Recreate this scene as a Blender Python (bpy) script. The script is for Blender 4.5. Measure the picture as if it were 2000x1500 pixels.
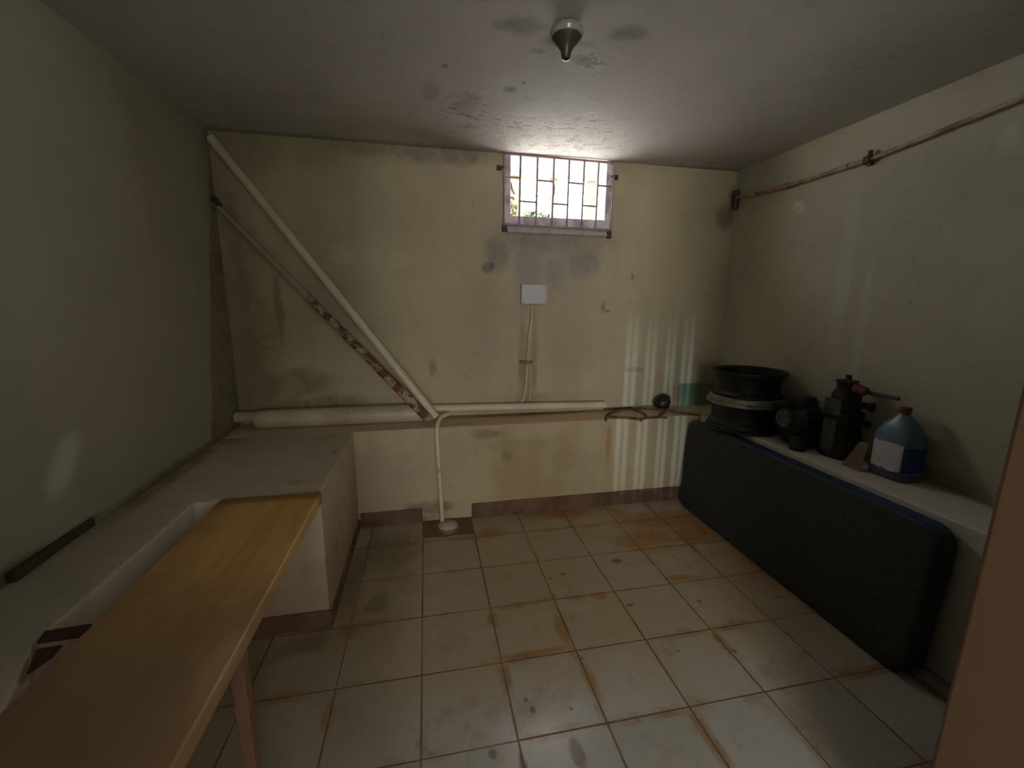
import bpy, bmesh, math, random
from mathutils import Vector, Matrix, Quaternion
random.seed(7)
C = bpy.context.scene
for o in list(bpy.data.objects): bpy.data.objects.remove(o, do_unlink=True)
COL = C.collection

# ------------------------------------------------------------------ camera
cam_data = bpy.data.cameras.new('camera'); cam = bpy.data.objects.new('camera', cam_data); COL.objects.link(cam)
cam_data.sensor_width = 36; cam_data.lens = 827.65/2000*36; cam_data.clip_start = .02
right = Vector((0.9803203, -0.19723197, 0.00846517)); up = Vector((0.02939996, 0.18826282, 0.98167854)); fwd = Vector((0.19521206, 0.96211052, -0.19035648))
M = Matrix(((right.x, up.x, -fwd.x), (right.y, up.y, -fwd.y), (right.z, up.z, -fwd.z))).to_4x4()
M.translation = Vector((0.0526, -2.2708, 1.3584))
cam.matrix_world = M
C.camera = cam
# ------------------------------------------------------------------ sky, sun, daylight
W = bpy.data.worlds.new('sky'); C.world = W; W.use_nodes = True
bg = W.node_tree.nodes['Background']; bg.inputs[0].default_value = (.93, .96, 1.0, 1); bg.inputs[1].default_value = 20.5

XLW = -1.073
def area(name, loc, aim, sx, sy, power, color, spread=180):
    l = bpy.data.lights.new(name, 'AREA'); l.shape = 'RECTANGLE'; l.size = sx; l.size_y = sy; l.energy = power; l.color = color
    l.spread = math.radians(spread)
    o = bpy.data.objects.new(name, l); COL.objects.link(o); o.location = loc
    o.rotation_euler = (Vector(aim)-Vector(loc)).to_track_quat('-Z', 'Y').to_euler()
    return o
portal = area('window_portal', (.915, .80, 2.05), (.915, 0, 2.05), .80, .50, 1, (1, 1, 1)); portal.data.cycles.is_portal = True
sun = bpy.data.lights.new('sun', 'SUN'); sun.energy = 60; sun.angle = math.radians(.6); sun.color = (1, .95, .86)
so = bpy.data.objects.new('sun', sun); COL.objects.link(so); so.rotation_euler = Vector((.25, .3, -1)).to_track_quat('-Z', 'Y').to_euler(); so.location = (0, 6, 6)
# daylight arriving through the open doorway behind the camera
area('passage_daylight', (-.35, -5.9, 1.45), (1.0, .5, 1.0), 1.5, 1.0, 82, (1.0, .97, .92))
area('doorway_daylight', (.40, -3.45, 1.25), (.70, .5, .9), .8, .9, 11, (1.0, .97, .91))
area('doorway_skylight', (.55, -3.3, 2.0), (1.3, -.6, .3), .8, .5, .8, (.66, .82, 1.0))
# added unseen lamp, low and narrow, casting wall stripes through the slotted panel
area('stripe_lamp', (-2.45, -5.70, 1.10), (1.5, .236, .5), .02, .5, 128, (.50, .75, 1.0))
def patch_spot(loc, aim, deg, power, sx, roll):
    l = bpy.data.lights.new('light_patch_spot', 'SPOT'); l.energy = power; l.spot_size = math.radians(deg); l.spot_blend = .9; l.shadow_soft_size = .01; l.color = (.95, .96, 1.0)
    o = bpy.data.objects.new('light_patch_spot', l); COL.objects.link(o)
    q = (Vector(aim)-Vector(loc)).to_track_quat('-Z', 'Y') @ Quaternion((0, 0, 1), math.radians(roll))
    o.matrix_world = Matrix.Translation(loc) @ q.to_matrix().to_4x4() @ Matrix.Diagonal((sx, 1, 1, 1))
patch_spot((1.0, -2.95, 1.7), (XLW, -.765, .845), 5.0, 32, .30, -24)  # added spot that makes the light patch on the left wall
patch_spot((1.0, -2.95, 1.75), (-.385, -1.42, .612), 5.0, 20, .28, -62)  # added spot that makes the highlight on the table edge
C.view_settings.view_transform = 'Standard'; C.view_settings.look = 'None'; C.view_settings.gamma = 1; C.view_settings.use_curve_mapping = False
C.view_settings.exposure = 0.0

# ------------------------------------------------------------------ room measures (metres)
XL, XR, YB, YF, ZC, ZB = -1.073, 2.19, .509, -2.45, 2.252, .605
YLOW = .236

# ------------------------------------------------------------------ node helpers
class NT:
    def __init__(s, name):
        s.m = bpy.data.materials.new(name); s.m.use_nodes = True; s.t = s.m.node_tree; s.n = s.t.nodes; s.l = s.t.links
        s.b = s.n['Principled BSDF']; s.geo = s.n.new('ShaderNodeNewGeometry'); s.sep = s.n.new('ShaderNodeSeparateXYZ')
        s.l.new(s.geo.outputs['Position'], s.sep.inputs[0])
    def put(s, sock, v):
        if isinstance(v, bpy.types.NodeSocket): s.l.new(v, sock)
        elif isinstance(v, (tuple, list)) and len(v) == 3 and sock.type == 'RGBA': sock.default_value = (*v, 1)
        else: sock.default_value = v
    def math(s, op, a, b=None, c=None, clamp=False):
        n = s.n.new('ShaderNodeMath'); n.operation = op; n.use_clamp = clamp; s.put(n.inputs[0], a)
        if b is not None: s.put(n.inputs[1], b)
        if c is not None: s.put(n.inputs[2], c)
        return n.outputs[0]
    def ax(s, i): return s.sep.outputs[i]
    def vec(s, x, y, z):
        n = s.n.new('ShaderNodeCombineXYZ'); s.put(n.inputs[0], x); s.put(n.inputs[1], y); s.put(n.inputs[2], z); return n.outputs[0]
    def noise(s, scale, detail=4, rough=.55, v=None, stretch=None, off=0):
        n = s.n.new('ShaderNodeTexNoise'); n.inputs['Scale'].default_value = scale; n.inputs['Detail'].default_value = detail; n.inputs['Roughness'].default_value = rough
        mp = s.n.new('ShaderNodeMapping'); s.l.new(v or s.geo.outputs['Position'], mp.inputs[0]); mp.inputs['Location'].default_value = (off, off*.7, off*1.3)
        if stretch: mp.inputs['Scale'].default_value = stretch
        s.l.new(mp.outputs[0], n.inputs['Vector']); return n.outputs[0]
    def ramp(s, v, a, b, lo=0., hi=1., smooth=True):
        n = s.n.new('ShaderNodeMapRange'); n.interpolation_type = 'SMOOTHSTEP' if smooth else 'LINEAR'
        s.put(n.inputs[0], v); n.inputs[1].default_value = a; n.inputs[2].default_value = b; n.inputs[3].default_value = lo; n.inputs[4].default_value = hi
        return n.outputs[0]
    def mix(s, f, a, b, mode='MIX'):
        n = s.n.new('ShaderNodeMix'); n.data_type = 'RGBA'; n.blend_type = mode; s.put(n.inputs[0], f); s.put(n.inputs[6], a); s.put(n.inputs[7], b); return n.outputs[2]
    def blobs(s, axes, L, nz, warp=.9, soft=(1.25, .35)):
        out = None; a, b = s.ax(axes[0]), s.ax(axes[1])
        w = s.math('MULTIPLY', s.math('SUBTRACT', nz, .5), warp*2)
        for (cx, cy, rx, ry) in L:
            u = s.math('DIVIDE', s.math('SUBTRACT', a, cx), rx); v = s.math('DIVIDE', s.math('SUBTRACT', b, cy), ry)
            d = s.math('SQRT', s.math('ADD', s.math('MULTIPLY', u, u), s.math('MULTIPLY', v, v)))
            m = s.ramp(s.math('ADD', d, w), soft[0], soft[1])
            out = m if out is None else s.math('MAXIMUM', out, m)
        return out
    def bump(s, h, strength=.3, dist=.01):
        n = s.n.new('ShaderNodeBump'); n.inputs['Strength'].default_value = strength; n.inputs['Distance'].default_value = dist
        s.l.new(h, n.inputs['Height']); s.l.new(n.outputs[0], s.b.inputs['Normal'])
    def done(s, color, rough=.8, metal=0., spec=None):
        s.put(s.b.inputs['Base Color'], color); s.put(s.b.inputs['Roughness'], rough); s.put(s.b.inputs['Metallic'], metal)
        if spec is not None: s.b.inputs['Specular IOR Level'].default_value = spec
        return s.m

def simple(name, color, rough=.7, metal=0., var=.25, scale=12, color2=None, bump=.15, spec=None, lo=.35, hi=.7):
    t = NT(name); nz = t.noise(scale, 5, .6)
    c2 = color2 or tuple(c*(1-var) for c in color)
    col = t.mix(t.ramp(nz, lo, hi), color, c2)
    if bump: t.bump(t.noise(scale*6, 3), bump, .004)
    return t.done(col, rough, metal, spec)

def plaster(name, base, axes, layers, rough=.72, patch=.10, streak=.0, bump=.25, peel=None, damp=False):
    """painted plaster with its own stains and some painted shade; layers = [(colour, strength, blobs, warp, noise scale, streaky)]"""
    t = NT(name)
    big = t.noise(1.7, 4, .6, off=3); col = t.mix(t.ramp(big, .3, .75), base, tuple(c*(1-patch*1.6) for c in base))
    med = t.noise(9, 6, .65, off=11); col = t.mix(t.math('MULTIPLY', t.ramp(med, .5, .78), .35), col, tuple(c*.78 for c in base))
    fine = t.noise(26, 6, .7, off=15); col = t.mix(t.math('MULTIPLY', t.math('MULTIPLY', t.ramp(fine, .56, .68), t.ramp(big, .42, .58)), .5), col, (base[0]*.55, base[1]*.48, base[2]*.38))
    if streak:
        st = t.noise(7, 4, .6, stretch=(1, 1, .12), off=5); col = t.mix(t.math('MULTIPLY', t.ramp(st, .48, .7), streak), col, (base[0]*.80, base[1]*.70, base[2]*.60))
    h = t.math('ADD', t.noise(6, 4, .5), t.math('MULTIPLY', t.noise(90, 3, .6), .12))
    for (c, stren, L, warp, nsc, streaky) in layers:
        nz = t.noise(nsc, 6, .65, stretch=(1, 1, .22) if streaky else None, off=nsc)
        m = t.blobs(axes, L, nz, warp)
        mm = t.math('MULTIPLY', m, t.ramp(t.noise(nsc*1.9, 5, .7, off=nsc+4), .25, .62, .45, 1.))
        col = t.mix(t.math('MULTIPLY', mm, stren), col, c)
    if damp:      # rising damp near the floor, also standing in for shade on the bench
        dm = t.ramp(t.math('ADD', t.ax(2), t.math('MULTIPLY', t.math('SUBTRACT', t.noise(5, 5, .65, off=61), .5), .5)), .60, .05)
        col = t.mix(t.math('MULTIPLY', dm, .75), col, (base[0]*.50, base[1]*.40, base[2]*.32))
    if peel:
        L, c1, c2 = peel
        reg = t.blobs(axes, L, t.noise(5, 4, .6, off=2), .9, (1.5, .4))
        fl = t.ramp(t.noise(17, 6, .66, stretch=(.7, 1.25, 1), off=8), .52, .55)
        edge = t.ramp(t.math('ABSOLUTE', t.math('SUBTRACT', t.noise(17, 6, .66, stretch=(.7, 1.25, 1), off=8), .515)), .016, .0)
        k = t.math('MULTIPLY', fl, reg)
        col = t.mix(k, col, c1); col = t.mix(t.math('MULTIPLY', t.math('MULTIPLY', edge, reg), .7), col, c2)
        h = t.math('SUBTRACT', h, t.math('MULTIPLY', k, 1.6))
    t.bump(h, bump, .006)
    return t.done(col, rough)

# ------------------------------------------------------------------ materials
CREAM = (.57, .49, .33)
m_back = plaster('damp_shaded_cream_paint', CREAM, (0, 2), [
    ((.29, .245, .215), .90, [(.864, 1.736, .40, .11), (.706, 1.57, .11, .19), (1.097, 1.63, .15, .12), (.52, 1.66, .09, .13), (.905, 1.55, .08, .17)], 1.0, 4.5, True),
    ((.44, .40, .37), .45, [(.9, 1.60, .34, .22), (.72, 1.40, .12, .12)], 1.1, 6, True),
    ((.13, .11, .10), .85, [(.445, 1.568, .042, .038), (.475, 1.585, .025, .025)], .9, 11, False),
    ((.16, .15, .15), .75, [(1.250, 1.330, .020, .042), (1.275, 1.300, .035, .012), (1.455, 1.533, .012, .026)], .3, 18, False),
    ((.24, .23, .15), .55, [(1.51, .887, .08, .022)], .6, 14, False),
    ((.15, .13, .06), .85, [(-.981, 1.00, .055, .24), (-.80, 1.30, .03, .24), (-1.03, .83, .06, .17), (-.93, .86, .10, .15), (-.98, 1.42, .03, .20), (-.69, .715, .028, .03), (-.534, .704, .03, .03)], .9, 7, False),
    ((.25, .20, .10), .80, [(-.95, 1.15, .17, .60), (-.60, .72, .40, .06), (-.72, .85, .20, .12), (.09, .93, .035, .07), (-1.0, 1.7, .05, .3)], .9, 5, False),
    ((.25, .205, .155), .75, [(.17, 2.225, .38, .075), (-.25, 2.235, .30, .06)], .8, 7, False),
    ((.30, .25, .14), .72, [(-1.06, 1.5, .17, 1.1), (-.98, 2.15, .28, .22), (-1.05, .8, .25, .4)], .8, 4, False),  # corner darkness painted in as a full-height strip
    ((.31, .27, .17), .50, [(-.72, 2.20, .50, .12), (-.62, 1.45, .35, .5)], 1.0, 3, False),  # broad vignette darkening at the upper left, painted into the colour
    ((.68, .61, .45), .35, [(-.44, 1.63, .07, .06), (-.26, 1.62, .07, .06), (-.10, 1.60, .08, .06)], .5, 12, False),
    ((.36, .23, .08), .85, [(.685, 1.00, .030, .38), (.770, .96, .026, .34), (.74, .70, .10, .06)], .5, 9, True),
    ((.46, .34, .21), .60, [(.98, .71, .42, .05), (1.00, 1.02, .20, .34), (.44, 1.36, .11, .22)], 1.0, 5, True),
    ((.47, .37, .29), .45, [(.90, 1.25, .34, .30), (.46, 1.1, .1, .3)], 1.1, 4, True),
    ((.22, .18, .14), .85, [(2.170, 2.09, .035, .075), (2.13, 1.95, .085, .10)], .6, 10, False),
    ((.30, .26, .17), .5, [(2.10, .90, .10, .25), (1.95, .72, .25, .08)], .8, 6, False),
], patch=.12, streak=.32)
m_low = plaster('damp_lower_plaster', (.53, .44, .28), (0, 2), [
    ((.44, .22, .05), .80, [(1.217, .455, .024, .14)], .4, 9, True),
    ((.42, .29, .13), .65, [(.566, .27, .20, .22), (.773, .15, .32, .11), (.907, .36, .08, .22), (.60, .46, .28, .05)], .9, 5, True),
    ((.24, .19, .08), .70, [(.535, .40, .045, .045), (.40, .55, .10, .035)], .7, 11, False),
    ((.44, .34, .27), .60, [(-.21, .27, .20, .24), (.02, .40, .06, .2), (.18, .42, .1, .15)], .9, 4, False),
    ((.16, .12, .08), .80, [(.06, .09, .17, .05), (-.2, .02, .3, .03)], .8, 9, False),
], patch=.14, streak=.55)
m_ledge = plaster('ledge_paint', (.68, .52, .37), (0, 1), [
    ((.66, .42, .27), .8, [(.55, .33, .30, .07), (.95, .30, .28, .05)], .9, 7, False),
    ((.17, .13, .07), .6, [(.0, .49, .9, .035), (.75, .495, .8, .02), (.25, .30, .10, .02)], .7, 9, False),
    ((.58, .50, .36), .9, [(1.7, .38, .45, .16)], .5, 5, False),
    ((.16, .11, .07), .85, [(.70, .452, .62, .030)], .5, 8, False),  # shadow line under the pipe, painted dark on the ledge
], patch=.12)
m_left = plaster('dim_cream_paint', (.40, .38, .29), (1, 2), [], patch=.10)
# damp wedge by the corner of the left wall
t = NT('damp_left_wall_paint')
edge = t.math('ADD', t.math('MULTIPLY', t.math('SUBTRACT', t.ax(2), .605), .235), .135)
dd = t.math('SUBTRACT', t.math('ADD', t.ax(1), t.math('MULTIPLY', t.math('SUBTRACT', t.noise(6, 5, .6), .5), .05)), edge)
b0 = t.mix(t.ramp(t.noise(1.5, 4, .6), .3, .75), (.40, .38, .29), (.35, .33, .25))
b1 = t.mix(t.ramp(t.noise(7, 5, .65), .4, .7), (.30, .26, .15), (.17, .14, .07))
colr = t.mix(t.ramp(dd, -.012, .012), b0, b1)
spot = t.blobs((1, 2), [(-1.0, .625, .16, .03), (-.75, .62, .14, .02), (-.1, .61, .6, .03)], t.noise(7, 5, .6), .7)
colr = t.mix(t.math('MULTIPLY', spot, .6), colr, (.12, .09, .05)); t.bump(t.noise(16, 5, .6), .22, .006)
m_left = t.done(colr, .6)
m_right = plaster('right_wall_paint', (.50, .47, .35), (1, 2), [
    ((.66, .64, .56), .85, [(-.035, 1.926, .045, .028), (-.06, 1.90, .03, .03)], .5, 20, False),
    ((.62, .60, .52), .5, [(-.952, 1.97, .035, .05)], .5, 14, False),
    ((.20, .17, .13), .8, [(.475, 2.05, .03, .09)], .6, 10, False),
    ((.56, .55, .50), .55, [(-.38, 1.5, .05, .5), (-.52, 1.2, .03, .4)], .35, 2, False),
    ((.24, .20, .12), .65, [(-.5, .62, .9, .03), (-1.0, .63, .22, .06)], .8, 7, False),  # shadow low on the wall above the bench, painted as brown band
], patch=.12, streak=.06)
m_ceil = plaster('peeling_ceiling_paint', (.50, .475, .465), (0, 1), [
    ((.19, .17, .145), .85, [(.40, -.71, .10, .055), (.74, -.745, .075, .05), (.48, -.585, .035, .02), (.66, -.565, .05, .04), (.57, -.66, .11, .035), (.433, -.286, .03, .03), (.156, -.411, .018, .02), (.48, -.35, .012, .012)], .8, 9, False),
    ((.26, .24, .20), .6, [(.224, -.83, .06, .03), (.26, -.10, .06, .14), (.10, -.20, .05, .10)], .9, 8, False),
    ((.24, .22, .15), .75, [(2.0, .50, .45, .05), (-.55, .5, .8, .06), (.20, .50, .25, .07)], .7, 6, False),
    ((.34, .27, .20), .5, [(.17, .33, .22, .2)], .9, 7, False),
], patch=.08, peel=([(.80, .18, .42, .26), (.62, .04, .34, .12), (.88, -.066, .09, .08), (.28, .0, .14, .22), (.65, -.57, .10, .07)], (.30, .255, .235), (.70, .67, .66)), bump=.65)
m_bench = plaster('whitewashed_masonry', (.60, .51, .38), (0, 1), [
    ((.22, .18, .09), .75, [(-1.02, .26, .12, .18), (-.75, .42, .4, .06), (-1.04, -.3, .05, .6)], .8, 7, False),
    ((.24, .17, .09), .6, [(-.50, -.45, .05, .03), (-.42, -.10, .02, .05)], .7, 12, False),
    ((.38, .35, .27), .7, [(-.95, -1.3, .22, .75)], .8, 3, False),
], patch=.12, damp=True)
m_benchr = plaster('right_bench_paint', (.62, .58, .50), (0, 1), [
    ((.40, .30, .18), .6, [(2.02, -.40, .10, .12), (1.95, -.15, .2, .15)], .8, 7, False),
    ((.22, .17, .09), .7, [(2.16, -.9, .03, 1.0)], .7, 9, False),
], patch=.08)
m_base = simple('baseboard_tile', (.185, .098, .062), .5, var=.35, scale=7, color2=(.09, .048, .026))
m_reveal = simple('window_reveal_plaster', (.60, .58, .56), .8)

# floor tiles 0.30 m, grout lines and rust stains
t = NT('white_floor_tiles')
def line(axis, wid):
    u = t.math('DIVIDE', t.ax(axis), .30); f = t.math('SUBTRACT', u, t.math('ROUND', u)); w = t.math('MULTIPLY', t.math('ABSOLUTE', f), .30)
    return t.ramp(t.math('SUBTRACT', w, t.math('MULTIPLY', t.math('SUBTRACT', t.noise(4, 3, .6, off=axis+5), .5), .006)), wid, wid*.45)
gr = t.math('MAXIMUM', line(0, .0042), line(1, .0038))
cellx = t.math('FLOOR', t.math('DIVIDE', t.ax(0), .3)); celly = t.math('FLOOR', t.math('DIVIDE', t.ax(1), .3))
wn = t.n.new('ShaderNodeTexWhiteNoise'); wn.noise_dimensions = '3D'; t.l.new(t.vec(cellx, celly, 0.), wn.inputs[0])
tile = t.mix(wn.outputs[0], (.41, .39, .35), (.355, .34, .30))
dirt = t.noise(3.1, 6, .62, off=2)
tile = t.mix(t.math('MULTIPLY', t.ramp(dirt, .42, .70), .40), tile, (.36, .27, .17))
back = t.ramp(t.math('ADD', t.ax(1), t.math('MULTIPLY', t.math('SUBTRACT', t.noise(3, 4, .6, off=21), .5), .7)), -1.35, -.75)      # the far tiles are browner with rusty water
tile = t.mix(t.math('MULTIPLY', back, .68), tile, (.40, .29, .15))
tile = t.mix(t.math('MULTIPLY', t.ramp(t.noise(6, 7, .7, off=31), .52, .68), .45), tile, (.26, .16, .075))
tile = t.mix(t.math('MULTIPLY', t.ramp(t.noise(2.2, 5, .6, off=37), .55, .66), .35), tile, (.46, .42, .35))
FO = [(1.50, -.03, .36, .14), (1.30, -.20, .24, .14), (1.62, -.2, .2, .12), (1.255, .13, .05, .07), (.817, -.614, .05, .03), (.425, -.605, .045, .028), (.579, -.80, .030, .12), (.605, -1.02, .026, .08), (1.298, -.565, .10, .03), (.905, .17, .25, .08), (.40, .03, .10, .06), (1.65, -.78, .03, .02), (1.85, -.6, .2, .4), (.45, -.88, .17, .02)]
st = t.blobs((0, 1), FO, t.noise(7, 6, .65, off=9), .9)
tile = t.mix(t.math('MULTIPLY', st, .80), tile, (.33, .16, .035))
rg = t.blobs((0, 1), [(1.50, -.16, .17, .10)], t.noise(5, 4, .5, off=1), .35, (1.12, 1.0)); rg2 = t.blobs((0, 1), [(1.50, -.16, .17, .10)], t.noise(5, 4, .5, off=1), .35, (.98, .86))
tile = t.mix(t.math('MULTIPLY', t.math('SUBTRACT', rg, rg2), .5), tile, (.22, .10, .02))
FD = [(-.205, -.45, .045, .05), (-.30, -.62, .05, .05), (-.19, -.05, .16, .22), (-.338, -.25, .06, .26), (-.452, -.671, .10, .06), (-.21, -.50, .06, .03)]
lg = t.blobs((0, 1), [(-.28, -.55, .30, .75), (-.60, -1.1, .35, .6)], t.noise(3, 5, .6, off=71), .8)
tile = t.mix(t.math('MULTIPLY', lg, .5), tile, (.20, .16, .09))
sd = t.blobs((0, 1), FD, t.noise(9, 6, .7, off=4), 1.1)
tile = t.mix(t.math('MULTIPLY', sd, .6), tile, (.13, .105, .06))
SP = [(1.017, -.375, .026, .020), (.70, -.43, .011, .011), (.63, -.45, .01, .008), (.93, -.70, .022, .009), (1.26, -.74, .010, .012), (.355, -1.07, .008, .009), (.61, -.94, .005, .008), (.215, -1.225, .013, .014), (.37, -1.11, .011, .013), (1.22, -1.02, .010, .011), (1.45, -.31, .007, .01), (.47, -1.27, .02, .05), (.30, -1.28, .012, .04), (1.0, -.98, .006, .006), (.5, -1.13, .006, .006)]
sp = t.blobs((0, 1), SP, t.noise(40, 3, .6), .5, (1.3, .7))
tile = t.mix(t.math('MULTIPLY', sp, .8), tile, (.13, .09, .05))
groutc = t.mix(t.ramp(t.noise(2.3, 3, .6, off=6), .40, .60), (.12, .075, .035), (.20, .11, .045))
faint = t.math('MULTIPLY', gr, t.ramp(t.noise(2.0, 2, .5, off=8), .25, .50, .55, 1.))
halo = t.math('MULTIPLY', t.math('MAXIMUM', line(0, .030), line(1, .030)), t.ramp(t.noise(3.3, 5, .65, off=41), .50, .66))
tile = t.mix(t.math('MULTIPLY', halo, .8), tile, (.27, .13, .035))
col = t.mix(faint, tile, groutc)
hole = t.math('MULTIPLY', t.math('MULTIPLY', t.math('GREATER_THAN', t.ax(0), -.003), t.math('LESS_THAN', t.ax(0), .302)), t.math('GREATER_THAN', t.math('ADD', t.ax(1), t.math('MULTIPLY', t.math('SUBTRACT', t.noise(12, 4), .5), .08)), .035))
hole = t.math('MULTIPLY', hole, t.math('SUBTRACT', 1, t.blobs((0, 1), [(.15, .10, .05, .05), (.19, .13, .03, .02)], t.noise(20, 4), .6)))
col = t.mix(hole, col, t.mix(t.noise(18, 5, .7), (.10, .05, .02), (.25, .15, .08)))
shine = t.blobs((0, 1), [(.33, -1.22, .34, .28)], t.noise(4, 3, .5, off=51), .5)
rough = t.math('ADD', t.math('SUBTRACT', t.ramp(t.noise(3.7, 5, .6, off=3), .3, .75, .42, .58), t.math('MULTIPLY', shine, .24)), t.math('MULTIPLY', t.math('MAXIMUM', t.math('MAXIMUM', gr, st), t.math('MAXIMUM', hole, back)), .25))
hh = t.math('SUBTRACT', t.math('MULTIPLY', t.noise(2.5, 2, .5), .25), t.math('MAXIMUM', t.math('MULTIPLY', gr, .6), hole))
t.bump(hh, .5, .004)
m_floor = t.done(col, rough)

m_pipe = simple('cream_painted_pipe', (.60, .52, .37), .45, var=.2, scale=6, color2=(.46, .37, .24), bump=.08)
m_pipe_lit = simple('lit_cream_pipe', (.76, .66, .48), .42, var=.12, scale=5, bump=.05)  # lighter copy of the pipe cream, light painted into the colour
t = NT('rust_flaked_pipe')
seg = t.math('MULTIPLY', t.ramp(t.ax(0), -.66, -.54), t.ramp(t.noise(16, 5, .7), .47, .55))
col = t.mix(seg, (.40, .34, .22), t.mix(t.noise(30, 4), (.22, .085, .03), (.10, .035, .015)))
t.bump(t.math('ADD', t.noise(30, 4), t.math('MULTIPLY', seg, -1.)), .6, .004); m_rustpipe = t.done(col, .7)
t = NT('rusty_pink_pipe')
m_rpipe = t.done(t.mix(t.ramp(t.noise(9, 5, .6), .40, .62), (.44, .33, .22), (.24, .12, .06)), .6)
m_rust = simple('brown_rust', (.15, .065, .028), .85, scale=40, color2=(.07, .028, .012))
m_iron = simple('dark_iron', (.07, .05, .06), .6, .3, scale=30, color2=(.12, .06, .06))
m_grille = simple('mauve_painted_iron', (.42, .27, .28), .5, scale=25, color2=(.30, .20, .23))
m_frame = simple('chipped_gray_frame_paint', (.72, .69, .72), .6, scale=9, color2=(.42, .38, .42), lo=.45, hi=.6)
m_box = simple('pale_gray_plastic', (.62, .60, .61), .4, var=.06, bump=0)
m_conduit = simple('yellowed_cable', (.58, .48, .30), .45, var=.2, scale=8, bump=0)
m_wood = None
t = NT('worn_orange_wood')
grain = t.noise(14, 6, .6, stretch=(1, .08, 1)); blot = t.noise(2.2, 4, .6, off=5)
col = t.mix(t.ramp(grain, .35, .7), (.68, .42, .14), (.50, .27, .08)); col = t.mix(t.math('MULTIPLY', t.ramp(blot, .42, .65), .55), col, (.26, .16, .06))
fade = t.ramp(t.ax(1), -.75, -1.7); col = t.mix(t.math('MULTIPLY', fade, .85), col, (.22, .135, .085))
fend = t.ramp(t.math('ADD', t.ax(1), t.math('MULTIPLY', t.noise(10, 4), .06)), -.635, -.59); col = t.mix(t.math('MULTIPLY', fend, .8), col, (.24, .13, .03))
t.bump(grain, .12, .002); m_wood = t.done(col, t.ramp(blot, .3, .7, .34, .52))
m_leg = simple('reddish_leg_wood', (.22, .11, .065), .55, scale=10)
m_tilered = simple('dark_red_tile', (.05, .018, .012), .7, scale=20)
m_batten = simple('dark_batten_wood', (.075, .045, .028), .8, scale=14)
m_mat = simple('black_green_fabric', (.030, .035, .031), .75, scale=60, color2=(.044, .048, .045), bump=.4, spec=.25)
m_matblue = simple('navy_fabric_edge', (.014, .045, .13), .55, scale=30, color2=(.010, .028, .085), bump=.3)
m_steel = simple('greasy_black_steel', (.011, .012, .010), .5, .3, scale=22, color2=(.030, .022, .015), lo=.5, hi=.75)
m_ring = simple('dull_grey_rim_metal', (.30, .28, .23), .5, .5, scale=16, color2=(.14, .12, .09))
m_grease = simple('greasy_casting', (.018, .017, .013), .6, .2, scale=26, color2=(.075, .07, .06), bump=.8, lo=.5, hi=.72)
m_greyside = simple('scuffed_grey_casting', (.070, .074, .076), .55, .2, scale=20, color2=(.03, .03, .03), bump=.5)
m_redpaint = simple('worn_dark_red_paint', (.16, .035, .03), .5, scale=30)
m_green = simple('dull_green_board', (.22, .28, .18), .45, scale=6, color2=(.17, .22, .14), bump=.02)
m_jug = NT('pale_blue_plastic'); m_jug.b.inputs['Transmission Weight'].default_value = .25
m_jug = m_jug.done((.13, .23, .28), .35)
m_cap = simple('dark_red_cap', (.19, .02, .03), .45, bump=0)
m_label = simple('torn_white_label', (.52, .53, .55), .6, scale=14, color2=(.55, .36, .30), bump=.05, lo=.60, hi=.68)
m_blue = simple('deep_blue_label', (.012, .045, .20), .45, bump=0)
m_purple = simple('purple_base_plastic', (.12, .08, .17), .45, bump=0)
m_card = simple('brown_card', (.20, .115, .065), .8, scale=9)
m_door = simple('brown_varnished_door', (.085, .045, .022), .5, scale=3, var=.15)
m_ceramic = simple('glazed_ceramic', (.34, .34, .32), .10, var=.05, bump=0)
m_bakelite = simple('dark_bakelite', (.07, .055, .035), .35, bump=0)
m_creamwood = simple('darkened_cream_timber', (.060, .046, .026), .7)  # cream timber darkened in the colour itself to offset the overexposed outdoor light
m_ground = simple('pale_sunlit_paving', (.75, .73, .68), .9)
m_leaf = simple('green_leaves', (.035, .11, .008), .6, color2=(.07, .13, .012))  # leaf green set darker in the colour to show against the blown-out sky
m_leafo = simple('orange_dry_leaves', (.10, .055, .010), .7, color2=(.06, .08, .010))  # orange leaves likewise coloured darker to offset the outdoor brightness
m_slotpanel = simple('grey_sheet_metal', (.25, .27, .28), .6)

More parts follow.
